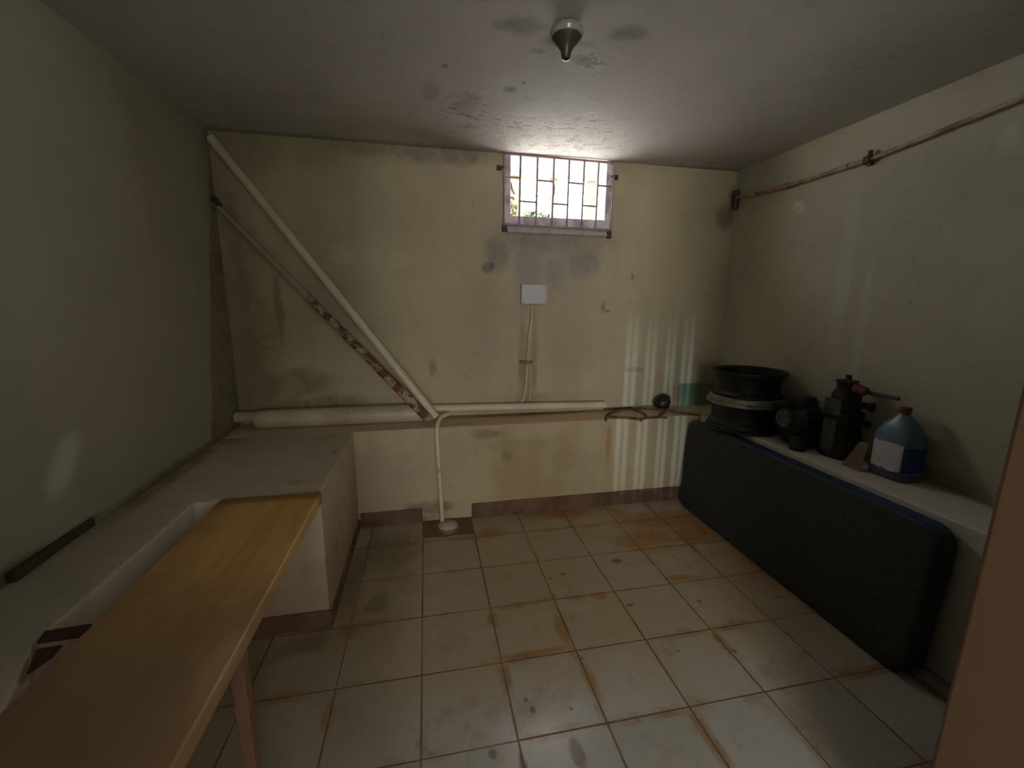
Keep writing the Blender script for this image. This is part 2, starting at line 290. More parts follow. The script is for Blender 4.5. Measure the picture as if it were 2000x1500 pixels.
# ------------------------------------------------------------------ mesh helpers
def box(bm, x0, x1, y0, y1, z0, z1, mat=None):
    vs = [bm.verts.new((x, y, z)) for x in (x0, x1) for y in (y0, y1) for z in (z0, z1)]
    for f in ((0, 1, 3, 2), (4, 6, 7, 5), (0, 4, 5, 1), (2, 3, 7, 6), (0, 2, 6, 4), (1, 5, 7, 3)): bm.faces.new([vs[i] for i in f])
    if mat is not None: bmesh.ops.transform(bm, matrix=mat, verts=vs)
    return vs
def prism(bm, pts, z0, z1):
    a = [bm.verts.new((x, y, z0)) for x, y in pts]; b = [bm.verts.new((x, y, z1)) for x, y in pts]; n = len(pts)
    bm.faces.new(a[::-1]); bm.faces.new(b)
    for i in range(n): bm.faces.new((a[i], a[(i+1) % n], b[(i+1) % n], b[i]))
def lathe(bm, prof, n=48, c=(0, 0, 0), close=False, mat=None):
    rings = []; allv = []
    for r, z in prof:
        ring = [bm.verts.new((c[0]+r*math.cos(2*math.pi*i/n), c[1]+r*math.sin(2*math.pi*i/n), c[2]+z)) for i in range(n)]; rings.append(ring); allv += ring
    for a, b in zip(rings[:-1], rings[1:]):
        for i in range(n): bm.faces.new((a[i], a[(i+1) % n], b[(i+1) % n], b[i]))
    if close:
        for i in range(n): bm.faces.new((rings[-1][i], rings[-1][(i+1) % n], rings[0][(i+1) % n], rings[0][i]))
    else:
        if prof[0][0] > 1e-4: bm.faces.new(rings[0][::-1])
        if prof[-1][0] > 1e-4: bm.faces.new(rings[-1])
    if mat is not None: bmesh.ops.transform(bm, matrix=mat, verts=allv)
def tube(bm, pts, r, n=16, smooth=0):
    P = [Vector(p) for p in pts]
    if smooth:
        Q = []
        for i in range(len(P)-1):
            p0 = P[max(i-1, 0)]; p1 = P[i]; p2 = P[i+1]; p3 = P[min(i+2, len(P)-1)]
            for k in range(smooth):
                u = k/smooth; Q.append(.5*((2*p1)+(-p0+p2)*u+(2*p0-5*p1+4*p2-p3)*u*u+(-p0+3*p1-3*p2+p3)*u**3))
        Q.append(P[-1]); P = Q
    R = r if isinstance(r, (list, tuple)) else None
    T = [(P[min(i+1, len(P)-1)]-P[max(i-1, 0)]).normalized() for i in range(len(P))]
    nrm = T[0].orthogonal().normalized(); rings = []
    for i, p in enumerate(P):
        if i: nrm = (nrm-T[i]*nrm.dot(T[i])).normalized()
        bi = T[i].cross(nrm); rr = r if R is None else R[0]+(R[-1]-R[0])*i/(len(P)-1)
        rings.append([bm.verts.new(p+(nrm*math.cos(2*math.pi*k/n)+bi*math.sin(2*math.pi*k/n))*rr) for k in range(n)])
    for a, b in zip(rings[:-1], rings[1:]):
        for i in range(n): bm.faces.new((a[i], a[(i+1) % n], b[(i+1) % n], b[i]))
    bm.faces.new(rings[0][::-1]); bm.faces.new(rings[-1])
def loft(bm, secs, n=40, p=4.):
    """stack of rounded-rectangle sections (z, half x, half y, cx, cy)"""
    rings = []
    for s in secs:
        z, rx, ry = s[:3]; cx, cy = (s[3], s[4]) if len(s) > 3 else (0, 0); pp = s[5] if len(s) > 5 else p
        ring = []
        for i in range(n):
            a = 2*math.pi*i/n; ca, sa = math.cos(a), math.sin(a)
            ring.append(bm.verts.new((cx+rx*math.copysign(abs(ca)**(2/pp), ca), cy+ry*math.copysign(abs(sa)**(2/pp), sa), z)))
        rings.append(ring)
    for a, b in zip(rings[:-1], rings[1:]):
        for i in range(n): bm.faces.new((a[i], a[(i+1) % n], b[(i+1) % n], b[i]))
    bm.faces.new(rings[0][::-1]); bm.faces.new(rings[-1])
def new(): return bmesh.new()
def obj(name, bm, mat, parent=None, label=None, bevel=0, smooth=False, seg=2):
    bmesh.ops.recalc_face_normals(bm, faces=bm.faces)
    me = bpy.data.meshes.new(name); bm.to_mesh(me); bm.free(); me.materials.append(mat)
    o = bpy.data.objects.new(name, me); COL.objects.link(o)
    if parent is not None: o.parent = parent; o.matrix_parent_inverse = Matrix.Translation(-Vector(parent.location)) if not parent.parent else Matrix()
    if label: o['label'] = label
    if bevel:
        b = o.modifiers.new('bevel', 'BEVEL'); b.width = bevel; b.segments = seg; b.limit_method = 'ANGLE'
    if smooth:
        for f in me.polygons: f.use_smooth = True
        me.set_sharp_from_angle(angle=math.radians(38))
    return o
def tag(o, label, cat, group=None):
    o['label'] = label; o['category'] = cat
    if group: o['group'] = group
    return o
def struct(name, bm, mat, bevel=0, parent=None):
    o = obj(name, bm, mat, parent, bevel=bevel)
    if parent is None: o['kind'] = 'structure'
    return o
def thing(name, loc, label, cat, group=None):
    o = bpy.data.objects.new(name, None); COL.objects.link(o); o.location = loc; o.empty_display_size = .1
    bpy.context.view_layer.update(); return tag(o, label, cat, group)

# ------------------------------------------------------------------ room shell
b = new(); box(b, XL-.2, XR+.2, YF-.2, YB+.2, -.1, 0); struct('floor', b, m_floor)
b = new(); box(b, XL-.2, XR+.2, YF-.2, YB+.24, ZC, ZC+.15); struct('ceiling', b, m_ceil)
WX0, WX1, WZ0 = .553, 1.268, 1.838
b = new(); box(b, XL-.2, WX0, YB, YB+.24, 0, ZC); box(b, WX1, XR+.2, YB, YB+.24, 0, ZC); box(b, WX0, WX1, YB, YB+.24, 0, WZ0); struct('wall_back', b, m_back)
b = new(); box(b, XL, XR, YLOW, YB+.01, 0, ZB); lo = struct('wall_back_lower', b, m_low, bevel=.006)
lo.data.materials.append(m_ledge)
for f in lo.data.polygons:
    if f.normal.z > .5: f.material_index = 1
b = new(); box(b, XL-.2, XL, YF-.2, YB+.2, 0, ZC); struct('wall_left', b, m_left)
b = new(); box(b, XR, XR+.2, YF-.2, YB+.2, 0, ZC); struct('wall_right', b, m_right)
# front wall behind the camera: doorway at x -.18..1.14 and the added slotted stripe panel beside it
b = new(); box(b, XL, -.60, YF-.2, YF, 0, ZC); box(b, 1.34, XR, YF-.2, YF, 0, ZC)
box(b, -.60, 1.34, YF-.2, YF, 2.05, ZC); struct('wall_front', b, m_left)
# the passage outside the doorway, closed so that no sky leaks in
b = new(); box(b, -3.3, -3.1, -6.4, YF-.2, 0, 2.3); box(b, 2.4, 2.6, -6.4, YF-.2, 0, 2.3); box(b, -3.3, 2.6, -6.6, -6.4, 0, 2.3); box(b, -3.3, XL-.2, YF-.2, YF, 0, 2.3); box(b, XR+.2, 2.6, YF-.2, YF, 0, 2.3); struct('wall_passage', b, m_left)
b = new(); box(b, -3.3, 2.6, -6.6, YF-.2, -.1, 0); struct('floor_passage', b, m_left)
b = new(); box(b, -3.3, 2.6, -6.6, YF-.2, 2.3, 2.4); struct('ceiling_passage', b, m_left)
b = new(); box(b, -.08, -.05, -3.85, YF, 0, 2.3); struct('stripe_beam_blocker', b, m_left)  # unseen partition added to keep the stripe beam out of the doorway
# unseen metal sheet added to cast the light stripes, upright slots in pairs
b = new(); ypl = (YF-.15, YF-.145); z0s, z1s = .50, 1.10
box(b, -.60, -.08, *ypl, 0, z0s); box(b, -.60, -.08, *ypl, z1s, 2.06)
S0 = Vector((-2.45, -5.70)); cuts = []
for a0, a1 in ((1.268, 1.361), (1.418, 1.501), (1.571, 1.648), (1.695, 1.787)):
    k = (ypl[0]-S0.y)/(YLOW-S0.y); u0 = S0.x+(a0-S0.x)*k; u1 = S0.x+(a1-S0.x)*k; mid = (u0+u1)/2
    cuts += [(u0, mid-.0022), (mid+.0022, u1)]
xx = -.60
for c0, c1 in cuts: box(b, xx, c0, *ypl, z0s, z1s); xx = c1
box(b, xx, -.08, *ypl, z0s, z1s)
struct('stripe_slot_panel', b, m_slotpanel)
# open wooden door leaf at the right edge of the view
E0 = Vector((1.10, -1.72)); E1 = Vector((1.338, -2.44)); d = (E1-E0).normalized(); nn = Vector((-d.y, d.x)); th = .04
if nn.x < 0: nn = -nn
b = new(); prism(b, [tuple(E0), tuple(E0+nn*th), tuple(E1+nn*th), tuple(E1)], .012, 1.98); dl = struct('door_2', b, m_door, bevel=.006)

# baseboards
b = new(); box(b, .305, 1.86, YLOW-.012, YLOW, 0, .095); struct('baseboard_back', b, m_base, bevel=.002)
b = new(); box(b, -.37, -.004, YLOW-.010, YLOW, 0, .092); struct('baseboard_back.001', b, m_base, bevel=.002)

# ------------------------------------------------------------------ masonry benches
b = new(); prism(b, [(XL+.002, -2.44), (-.742, -2.44), (-.742, -1.43), (-.822, -1.262), (-.822, -.583), (-.38, -.583), (-.38, YLOW-.002), (XL+.002, YLOW-.002)], .001, ZB)
bl = tag(obj('masonry_bench', b, m_bench, bevel=.008, seg=3), 'low whitewashed masonry bench along the left wall, wide block in the corner', 'bench')
b = new(); box(b, -.822, -.372, -.593, -.583, 0, .083); box(b, -.38, -.371, -.583, YLOW-.012, 0, .06); obj('tile_skirting', b, m_base, bl, 'dark red-brown tile skirting', bevel=.002)
b = new(); box(b, 1.884, XR-.002, -2.2, YLOW-.002, .001, ZB)
br = tag(obj('masonry_bench', b, m_benchr, bevel=.008, seg=3), 'white-topped masonry bench along the right wall behind the mattress', 'bench')

# ------------------------------------------------------------------ window (frame in the wall, grille in front)
win = bpy.data.objects.new('window_1', None); COL.objects.link(win); win.location = ((WX0+WX1)/2, YB, WZ0); win['kind'] = 'structure'; bpy.context.view_layer.update()
b = new(); y0, y1 = YB-.006, YB+.06
box(b, WX0-.004, WX0+.044, y0, y1, WZ0, ZC-.002); box(b, WX1-.040, WX1+.004, y0, y1, WZ0, ZC-.002); box(b, WX0+.044, WX1-.040, y0, y1, WZ0, WZ0+.056)
obj('window_frame', b, m_frame, win, bevel=.004)
b = new(); pts = [(YB-.028, 1.792), (YB-.004, WZ0-.004), (YB+.002, WZ0-.004), (YB+.002, 1.78), (YB-.012, 1.785)]
va = [b.verts.new((.575, y, z)) for y, z in pts]; vb = [b.verts.new((1.245, y, z)) for y, z in pts]
b.faces.new(va); b.faces.new(vb[::-1])
for i in range(5): b.faces.new((va[i], va[(i+1) % 5], vb[(i+1) % 5], vb[i]))
obj('window_sill', b, simple('grey_cement_sill', (.55, .52, .51), .85), win)
b = new(); tube(b, [(WX0+.02, YB+.07, 2.11), (WX0+.06, YB+.08, 2.105), (WX0+.07, YB+.08, 2.06)], .008, 8); tube(b, [(WX0+.04, YB+.08, 2.12), (WX0+.085, YB+.08, 2.04)], .006, 8); obj('latch', b, m_iron, win)

GY = YB-.020
gr = thing('window_grille', ((WX0+WX1)/2, GY, WZ0), 'iron grille of upright bars over the small high window', 'grille')
def bar(bm, x0, z0, x1, z1, w=.0065): tube(bm, [(x0, GY, z0), (x1, GY, z1)], w, 8)
b = new(); bar(b, .553, 1.832, .553, 2.246, .006); bar(b, 1.270, 1.832, 1.270, 2.240, .006); bar(b, .553, 2.246, 1.270, 2.240, .008); bar(b, .540, 1.836, 1.275, 1.828, .008)
obj('grille_frame', b, m_grille, gr, smooth=True)
BX = [.655, .763, .869, .969, 1.069, 1.166]
for i, x in enumerate(BX):
    b = new(); bar(b, x, 2.243, x-.005, 1.832, .0072); obj('upright_bar', b, m_grille, gr, smooth=True)
allx = [.553]+BX+[1.270]; zs = [2.113, 1.977, 2.105, 1.973, 2.103, 1.972, 2.098]
for i in range(7):
    b = new(); bar(b, allx[i], zs[i]+.001, allx[i+1], zs[i]-.001, .0060); obj('cross_bar', b, m_grille, gr, smooth=True)
b = new(); box(b, .860, .876, GY-.010, GY+.004, 2.025, 2.085); obj('lock_plate', b, m_grille, gr, bevel=.002)
for x, z, s in ((.523, 2.168, -1), (1.295, 2.160, 1), (.556, 1.822, 0), (1.262, 1.806, 0)):
    b = new(); w = .016
    if s: box(b, x-w, x+w, YB-.005, YB+.001, z-w, z+w); box(b, min(x, x-s*.04), max(x, x-s*.04), GY-.004, GY+.004, z-.006, z+.006)
    else: box(b, x-.014, x+.014, GY-.006, YB+.001, z-.028, z+.020)
    obj('fixing_tab', b, m_iron, gr, bevel=.002)

# outside: paving, painted frame, plants
b = new(); box(b, -4, 6, YB+.24, 7, 1.70, 1.80); struct('ground_outside', b, m_ground)
of = thing('outdoor_frame', (1.12, 1.32, 1.80), 'pale sunlit timber frame standing outside beyond the barred window', 'frame')
for x0, x1 in ((.750, .825), (1.090, 1.142), (1.42, 1.478)):
    b = new(); box(b, x0, x1, 1.30, 1.36, 1.80, 2.35); obj('post', b, m_creamwood, of, bevel=.004)
b = new(); box(b, .60, 1.50, 1.29, 1.37, 2.345, 2.415); obj('top_beam', b, m_creamwood, of, bevel=.004)
b = new(); box(b, .825, 1.09, 1.32, 1.34, 2.205, 2.222); obj('cross_rail', b, m_creamwood, of)
def leaves(name, mat, pts, n, spread, size, label, stemfrom):
    b = new(); r = random.Random(len(pts)*13+n)
    for k in range(n):
        c = Vector(r.choice(pts))+Vector((r.uniform(-1, 1)*spread, r.uniform(-1, 1)*spread, r.uniform(-1, 1)*spread))
        q = Quaternion((r.uniform(-1, 1), r.uniform(-1, 1), r.uniform(-1, 1), r.uniform(-1, 1))).normalized(); s = size*r.uniform(.6, 1.2)
        vs = [b.verts.new(c+q @ Vector(v)*s) for v in ((0, -1, 0), (.35, -.2, .08), (.25, .5, .06), (0, 1, 0), (-.25, .5, .06), (-.35, -.2, .08))]
        b.faces.new(vs)
    root = thing(name, stemfrom, label, 'plant'); obj('foliage', b, mat, root)
    b = new(); tube(b, [stemfrom]+list(pts), .004, 6, 3); obj('stem', b, m_leaf, root)
leaves('climbing_plant', m_leafo, [(.68, .86, 1.86), (.675, .86, 1.93), (.68, .86, 2.00), (.675, .87, 2.06)], 130, .035, .020, 'orange and green climbing plant at the left side outside the window', (.68, .86, 1.80))
leaves('leafy_weed', m_leaf, [(.80, .86, 1.93), (.86, .86, 1.92), (.92, .86, 1.915), (.90, .87, 1.95), (.79, .86, 1.97), (.85, .86, 1.96), (.93, .86, 1.94)], 190, .034, .026, 'bright green weed growing outside at the bottom of the window', (.86, .88, 1.80))

# ------------------------------------------------------------------ pipes
def pipething(name, pts, r, mat, label, cat='pipe', smooth=0, parts=()):
    root = thing(name, pts[0], label, cat)
    b = new(); tube(b, pts, r, 20, smooth); obj('pipe_run', b, mat, root, smooth=True)
    for nm, p, q, rr, mt in parts:
        b = new(); tube(b, [p, q], rr, 20); obj(nm, b, mt, root, smooth=True)
    return root
YP = .405
pipething('large_pipe', [(-.935, YP, ZB+.056), (.075, YP, ZB+.056)], [.0555, .0555], m_pipe, 'thick cream pipe lying on the ledge left of the pipe crossing',
          parts=[('reducer', (-.945, YP, ZB+.062), (-.925, YP, ZB+.058), .050, m_pipe), ('narrow_end', (-1.066, YP+.02, ZB+.068), (-.93, YP+.02, ZB+.068), .032, m_pipe)])
pipething('horizontal_pipe', [(.075, .44, ZB+.070), (1.272, .44, ZB+.048)], .025, m_pipe_lit, 'cream pipe lying along the ledge below the junction box')
def lerp(a, c, u): return tuple(a[i]+(c[i]-a[i])*u for i in range(3))
D0, D1 = (-1.045, .472, 2.205), (.098, .326, .650)
pipething('diagonal_pipe', [D0, lerp(D0, D1, .5), D1], .0245, m_pipe_lit, 'long cream pipe running diagonally from the ceiling corner to the ledge')
R0, R1 = (-1.066, .470, 1.880), (.055, .315, .640)
pipething('rusty_diagonal_pipe', [R0, lerp(R0, R1, .45), R1], [.013, .030], m_rustpipe, 'thinner diagonal pipe with flaking rust below the long cream one',
          parts=[('elbow', (-1.066, .47, 1.90), (-1.040, .47, 1.858), .018, m_iron)])
pipething('drain_pipe', [(.175, .36, .655), (.125, .30, .650), (.100, .212, .610), (.100, .206, .50), (.110, .206, .25), (.118, .200, .0)], .0135, m_pipe_lit,
          'slim cream pipe dropping from the ledge to the floor', smooth=6, parts=[('coupling', (.106, .206, .365), (.108, .206, .330), .0155, m_pipe)])
b = new(); lathe(b, [(0, .022), (.03, .019), (.055, .010), (.062, 0)], 20, (.15, .165, .0)); tag(obj('mortar_lump', b, simple('pale_mortar', (.50, .44, .34), .9, scale=30, bump=.8), smooth=True), 'pale lump of mortar at the foot of the slim pipe', 'mortar')
# cable conduit
root = thing('cable_conduit', (.73, YB, .70), 'pair of yellowed cables clipped to the wall below the junction box', 'cable')
b = new(); tube(b, [(.745, YB-.012, 1.335), (.745, YB-.012, 1.26), (.728, YB-.012, 1.12), (.722, YB-.012, .97), (.710, YB-.012, .80), (.690, YB-.014, .695), (.655, YB-.02, .665)], .0125, 12, 5); obj('cable', b, m_conduit, root, smooth=True)
b = new(); tube(b, [(.752, YB-.010, 1.335), (.750, YB-.010, 1.22), (.742, YB-.010, 1.08), (.738, YB-.010, .97), (.745, YB-.010, .84), (.735, YB-.010, .69)], .0085, 10, 5); obj('cable', b, m_conduit, root, smooth=True)
b = new(); box(b, .672, .755, YB-.026, YB, .948, .968); tube(b, [(.677, YB-.030, .958), (.677, YB, .958)], .012, 10); obj('clip', b, simple('grey_cable_clip', (.22, .17, .17), .6), root, bevel=.002)
# junction box
root = thing('junction_box', (.749, YB, 1.408), 'pale grey plastic junction box on the wall below the window', 'electrical box')
b = new(); box(b, .668, .830, YB-.040, YB, 1.349, 1.466); obj('box_body', b, m_box, root, bevel=.005)
b = new(); box(b, .664, .834, YB-.052, YB-.040, 1.345, 1.470); obj('lid', b, m_box, root, bevel=.005)
for x, z in ((.677, 1.455), (.821, 1.455), (.677, 1.360), (.821, 1.360)):
    b = new(); tube(b, [(x, YB-.053, z), (x, YB-.050, z)], .004, 8); obj('screw', b, simple('screw_grey', (.3, .28, .28), .5), root)
# right wall pipe
XP = XR-.022
root = pipething('wall_pipe', [(XP, .485, 2.075), (XP, .25, 2.055), (XP, .03, 2.042), (XP, -.44, 2.046)], .0105, m_rpipe, 'thin rusty pipe running along the right wall near the ceiling', smooth=4)
b = new(); tube(b, [(XP, -.44, 2.046), (XP, -.62, 2.058), (XP, -.98, 2.090), (XP, -1.6, 2.15)], .010, 14, 4); obj('pipe_run', b, m_rpipe, root, smooth=True)
for y, z, r in ((.035, 2.042, .016), (-.33, 2.045, .015)):
    b = new(); tube(b, [(XP, y+.012, z), (XP, y-.012, z)], r, 14); obj('coupling', b, m_rpipe, root, smooth=True)
b = new(); tube(b, [(XP, -.425, 2.046), (XP, -.455, 2.046)], .019, 12); tube(b, [(XP, -.44, 2.030), (XP, -.447, 2.085)], .010, 8); box(b, XP, XR, -.452, -.430, 2.02, 2.035); obj('pipe_clamp', b, m_iron, root)
b = new(); tube(b, [(XP, .47, 2.00), (XP, .47, 2.12)], .018, 10); obj('wall_bracket', b, m_iron, root)

# ------------------------------------------------------------------ ceiling lamp holder
LX, LY = .536, -.745
root = thing('ceiling_lampholder', (LX, LY, ZC), 'empty ceramic lampholder hanging from the peeling ceiling', 'lampholder')
b = new(); lathe(b, [(.001, 0), (.035, -.001), (.052, -.012), (.056, -.024), (.052, -.034), (.045, -.038), (.038, -.030), (.020, -.024)], 40, (LX, LY, ZC)); obj('ceramic_rose', b, m_ceramic, root, smooth=True)
b = new(); lathe(b, [(.050, -.034), (.044, -.044), (.030, -.058), (.018, -.075), (.014, -.098), (.010, -.099), (.009, -.085)], 32, (LX, LY, ZC)); obj('socket', b, m_bakelite, root, smooth=True)

# ------------------------------------------------------------------ wooden table by the left bench
root = thing('wooden_table', (-.552, -1.4, 0), 'long narrow wooden table with worn orange top beside the left bench', 'table')
b = new()
NSEG = 24; ty0, ty1 = -.588, -2.35
front = []
for k in range(NSEG+1):
    u = k/NSEG; y = ty0+(ty1-ty0)*u; zz = .614-.003*math.sin(u*5); fray = .008*math.sin(k*1.7) if k == 0 else 0
    front.append([b.verts.new((x, y+fray, z)) for x, z in ((-.730, zz-.040), (-.372, zz-.040), (-.372, zz-.004), (-.376, zz), (-.726, zz), (-.730, zz-.004))])
for a, c in zip(front[:-1], front[1:]):
    for i in range(6): b.faces.new((a[i], a[(i+1) % 6], c[(i+1) % 6], c[i]))
b.faces.new(front[0]); b.faces.new(front[-1][::-1])
obj('tabletop', b, m_wood, root)
for lx, ly, mx in ((-.398, -1.318, 0), (-.700, -1.318, 0), (-.398, -2.2, 0), (-.700, -2.2, 0)):
    b = new(); tube(b, [(lx, ly, .573), (lx, ly, 0)], [.022, .017], 4); obj('leg', b, m_leg, root, bevel=.002)
b = new(); box(b, -.690, -.410, -1.330, -1.306, .50, .573); obj('apron', b, m_leg, root)
b = new(); box(b, -.690, -.410, -.612, -.596, .53, .572); obj('end_cleat', b, m_leg, root)
b = new(); prism(b, [(-.822, -1.234), (-.735, -1.228), (-.735, -1.266), (-.812, -1.268)], ZB, ZB+.006); tag(obj('tile_shard', b, m_tilered), 'long strip of dark red tile on the left bench beside the table', 'tile')
b = new(); prism(b, [(-.795, -1.292), (-.752, -1.288), (-.748, -1.32), (-.762, -1.36)], ZB, ZB+.006); tag(obj('tile_shard', b, m_tilered), 'pointed dark red tile fragment at the near edge of the left bench', 'tile')
b = new(); prism(b, [(XL+.001, -1.01), (XL+.026, -1.01), (XL+.010, -.70), (XL+.001, -.70)], ZB, ZB+.030); tag(obj('wooden_batten', b, m_batten, bevel=.006), 'short dark batten lying on the left bench against the wall', 'batten')

# ------------------------------------------------------------------ mattress leaning on right bench
root = thing('folding_mattress', (1.77, -.55, 0), 'dark mattress with navy edges leaning on its side against the right bench', 'mattress')
def rrect(w, h, r, n=8):
    out = []
    for cx, cy, a0 in ((w/2-r, h/2-r, 0), (-w/2+r, h/2-r, 90), (-w/2+r, -h/2+r, 180), (w/2-r, -h/2+r, 270)):
        for k in range(n+1): a = math.radians(a0+90*k/n); out.append((cx+r*math.cos(a), cy+r*math.sin(a)))
    return out
L, H, TH = 1.44, .595, .108
rot = Matrix.Translation((1.722, -.542, .003)) @ Matrix.Rotation(math.radians(4.2), 4, 'Y')
def slab(bm, w, h, r, x0, x1, bev, steps=4):
    rings = []
    prof = [(x0+bev*(1-math.cos(a)), bev*(1-math.sin(a))) for a in [math.pi/2*k/steps for k in range(steps+1)]]
    prof = prof+[(x1-(p[0]-x0), p[1]) for p in prof[::-1]]
    for x, ins in prof:
        rings.append([bm.verts.new(rot @ Vector((x, y, z+h/2))) for y, z in rrect(w-2*ins, h-2*ins, max(r-ins, .01))])
    n = len(rings[0])
    for a, c in zip(rings[:-1], rings[1:]):
        for i in range(n): bm.faces.new((a[i], a[(i+1) % n], c[(i+1) % n], c[i]))
    bm.faces.new(rings[0][::-1]); bm.faces.new(rings[-1])
b = new(); slab(b, L, H, .075, 0, TH, .022); mo = obj('mattress_body', b, m_matblue, root, smooth=True)
mo.data.materials.append(m_mat)
fx = (rot.to_3x3() @ Vector((-1, 0, 0)))
for f in mo.data.polygons:
    if f.normal.dot(fx) > .80 or abs(f.normal.y) > .75: f.material_index = 1
b = new()
pts = [rot @ Vector((.020, y, z+H/2)) for y, z in rrect(L-.004, H-.004, .075)]; pts.append(pts[0]); tube(b, pts, .0045, 8); obj('piping', b, m_mat, root, smooth=True)

# ------------------------------------------------------------------ things on the right bench
def wheel(cx, cy, z0, h, R, label, flip=False, topmat=m_steel, botmat=m_ring):
    root = thing('steel_wheel', (cx, cy, z0), label, 'wheel', 'steel wheels stacked on the right bench')
    s = 1 if not flip else -1; zc = z0 if not flip else z0+h
    P = [(R-.002, 0), (R, .004), (R-.001, .012), (R-.010, .016), (R-.016, .022), (R-.016, .045), (R-.030, .060), (R-.030, h-.060), (R-.020, h-.040), (R-.012, h-.020), (R-.010, h-.014), (R-.001, h-.010), (R, h-.004), (R-.002, h),
         (R-.010, h), (R-.030, h-.010), (R-.034, h-.040), (R-.040, h-.064), (R-.040, .064), (R-.028, .045), (R-.026, .018), (R-.010, 0)]
    b = new(); lathe(b, P, 64, (cx, cy, z0), close=True); o = obj('rim', b, topmat, root, smooth=True)
    zd = h*.62 if not flip else h*.38
    b = new(); lathe(b, [(.030, zd), (.060, zd+s*.012), (.085, zd+s*.004), (R-.075, zd-s*.022), (R-.060, zd-s*.02), (R-.060, zd-s*.026), (R-.078, zd-s*.030), (.085, zd-s*.004), (.060, zd+s*.005), (.030, zd-s*.006)], 48, (cx, cy, z0), close=True); obj('disc', b, topmat, root, smooth=True)
    return root
WXc, WYc = 1.972, -.055
w1 = wheel(WXc-.008, WYc, ZB,   .178, .206, 'black steel wheel at the bottom of the stack on the right bench', flip=True)
b = new(); lathe(b, [(.207, .158), (.2095, .160), (.2095, .176), (.207, .179), (.195, .179), (.195, .158)], 64, (WXc-.008, WYc, ZB), close=True); obj('flange_ring', b, m_ring, w1, 'dull grey rim edge', smooth=True)
w2 = wheel(WXc, WYc-.005, ZB+.180, .180, .205, 'black steel wheel on top of the other in the bench stack')
b = new(); lathe(b, [(.206, .001), (.2095, .002), (.2095, .026), (.205, .030), (.195, .030), (.195, .001)], 64, (WXc, WYc-.005, ZB+.180), close=True); obj('flange_ring', b, m_ring, w2, 'dull grey rim edge', smooth=True)

def lumpy(bm, c, r, sx, sy, sz, seed, amp=.18, sub=3):
    r0 = random.Random(seed); ph = [(r0.uniform(2, 7), r0.uniform(0, 6), Vector((r0.uniform(-1, 1), r0.uniform(-1, 1), r0.uniform(-1, 1))).normalized()) for _ in range(6)]
    ret = bmesh.ops.create_icosphere(bm, subdivisions=sub, radius=1)
    for v in ret['verts']:
        n = v.co.normalized(); k = 1+sum(math.sin(f*n.dot(dv)+p) for f, p, dv in ph)*amp/3
        v.co = Vector(c)+Vector((n.x*sx, n.y*sy, n.z*sz))*r*k
# greasy gearbox-like casting between wheels and pump
GY0 = -.388
root = thing('gearbox_casting', (2.04, GY0, ZB), 'greasy black machine casting between the wheels and the tall pump', 'machine part')
b = new(); loft(b, [(ZB, .065, .07, 2.05, GY0-.015, 3), (ZB+.03, .085, .085, 2.05, GY0-.01, 3), (ZB+.10, .095, .095, 2.05, GY0, 3), (ZB+.17, .085, .085, 2.05, GY0, 3), (ZB+.21, .06, .06, 2.06, GY0, 3)], 36); obj('casing', b, m_grease, root, smooth=True)
b = new(); tube(b, [(2.00, GY0-.06, ZB+.155), (1.91, GY0-.04, ZB+.160)], .042, 20); tube(b, [(1.905, GY0-.04, ZB+.160), (1.895, GY0-.04, ZB+.160)], .050, 20); obj('flange', b, m_greyside, root, smooth=True)
b = new(); lathe(b, [(.0, .0), (.038, .0), (.038, .07), (.032, .08), (0, .08)], 24, (1.955, GY0-.092, ZB)); obj('foot', b, m_grease, root, smooth=True)
for a in range(6):
    b = new(); tube(b, [(1.905, GY0-.04+.036*math.cos(a*1.047), ZB+.160+.036*math.sin(a*1.047)), (1.886, GY0-.04+.036*math.cos(a*1.047), ZB+.160+.036*math.sin(a*1.047))], .006, 6); obj('bolt', b, m_ring, root)
b = new()
for k in range(5): loft(b, [(ZB+.035+.032*k, .098, .098, 2.05, GY0, 4), (ZB+.043+.032*k, .098, .098, 2.05, GY0, 4)], 32)
obj('cooling_fins', b, m_grease, root)
b = new(); loft(b, [(ZB+.205, .062, .052, 2.055, GY0+.012, 5), (ZB+.235, .066, .056, 2.055, GY0+.012, 5), (ZB+.262, .050, .040, 2.06, GY0+.010, 4), (ZB+.270, .020, .020, 2.06, GY0+.01, 3)], 32); tube(b, [(2.0, GY0, ZB+.235), (1.955, GY0+.02, ZB+.225)], .022, 8); obj('cover', b, m_grease, root, smooth=True)

# tall pump
PX, PY = 2.085, -.590
root = thing('hand_pump', (PX, PY, ZB), 'tall greasy black pump with a short lever near the top', 'pump')
b = new(); loft(b, [(ZB, .070, .072, PX, PY, 3), (ZB+.012, .076, .078, PX, PY, 3), (ZB+.12, .072, .074, PX, PY, 3), (ZB+.20, .064, .066, PX, PY, 2.6), (ZB+.215, .074, .076, PX, PY, 2.6), (ZB+.235, .074, .076, PX, PY, 2.6), (ZB+.245, .060, .06, PX, PY, 2.4), (ZB+.32, .058, .058, PX, PY, 2.2), (ZB+.345, .048, .048, PX, PY, 2)], 40); obj('pump_body', b, m_grease, root, smooth=True)
b = new(); loft(b, [(ZB+.345, .040, .040, PX-.01, PY, 2), (ZB+.372, .040, .040, PX-.01, PY, 2), (ZB+.378, .046, .046, PX-.01, PY, 2), (ZB+.388, .046, .046, PX-.01, PY, 2), (ZB+.392, .02, .02, PX-.01, PY, 2)], 32); tube(b, [(PX-.005, PY, ZB+.39), (PX-.005, PY, ZB+.415)], .014, 6); obj('top_cap', b, m_grease, root, smooth=True)
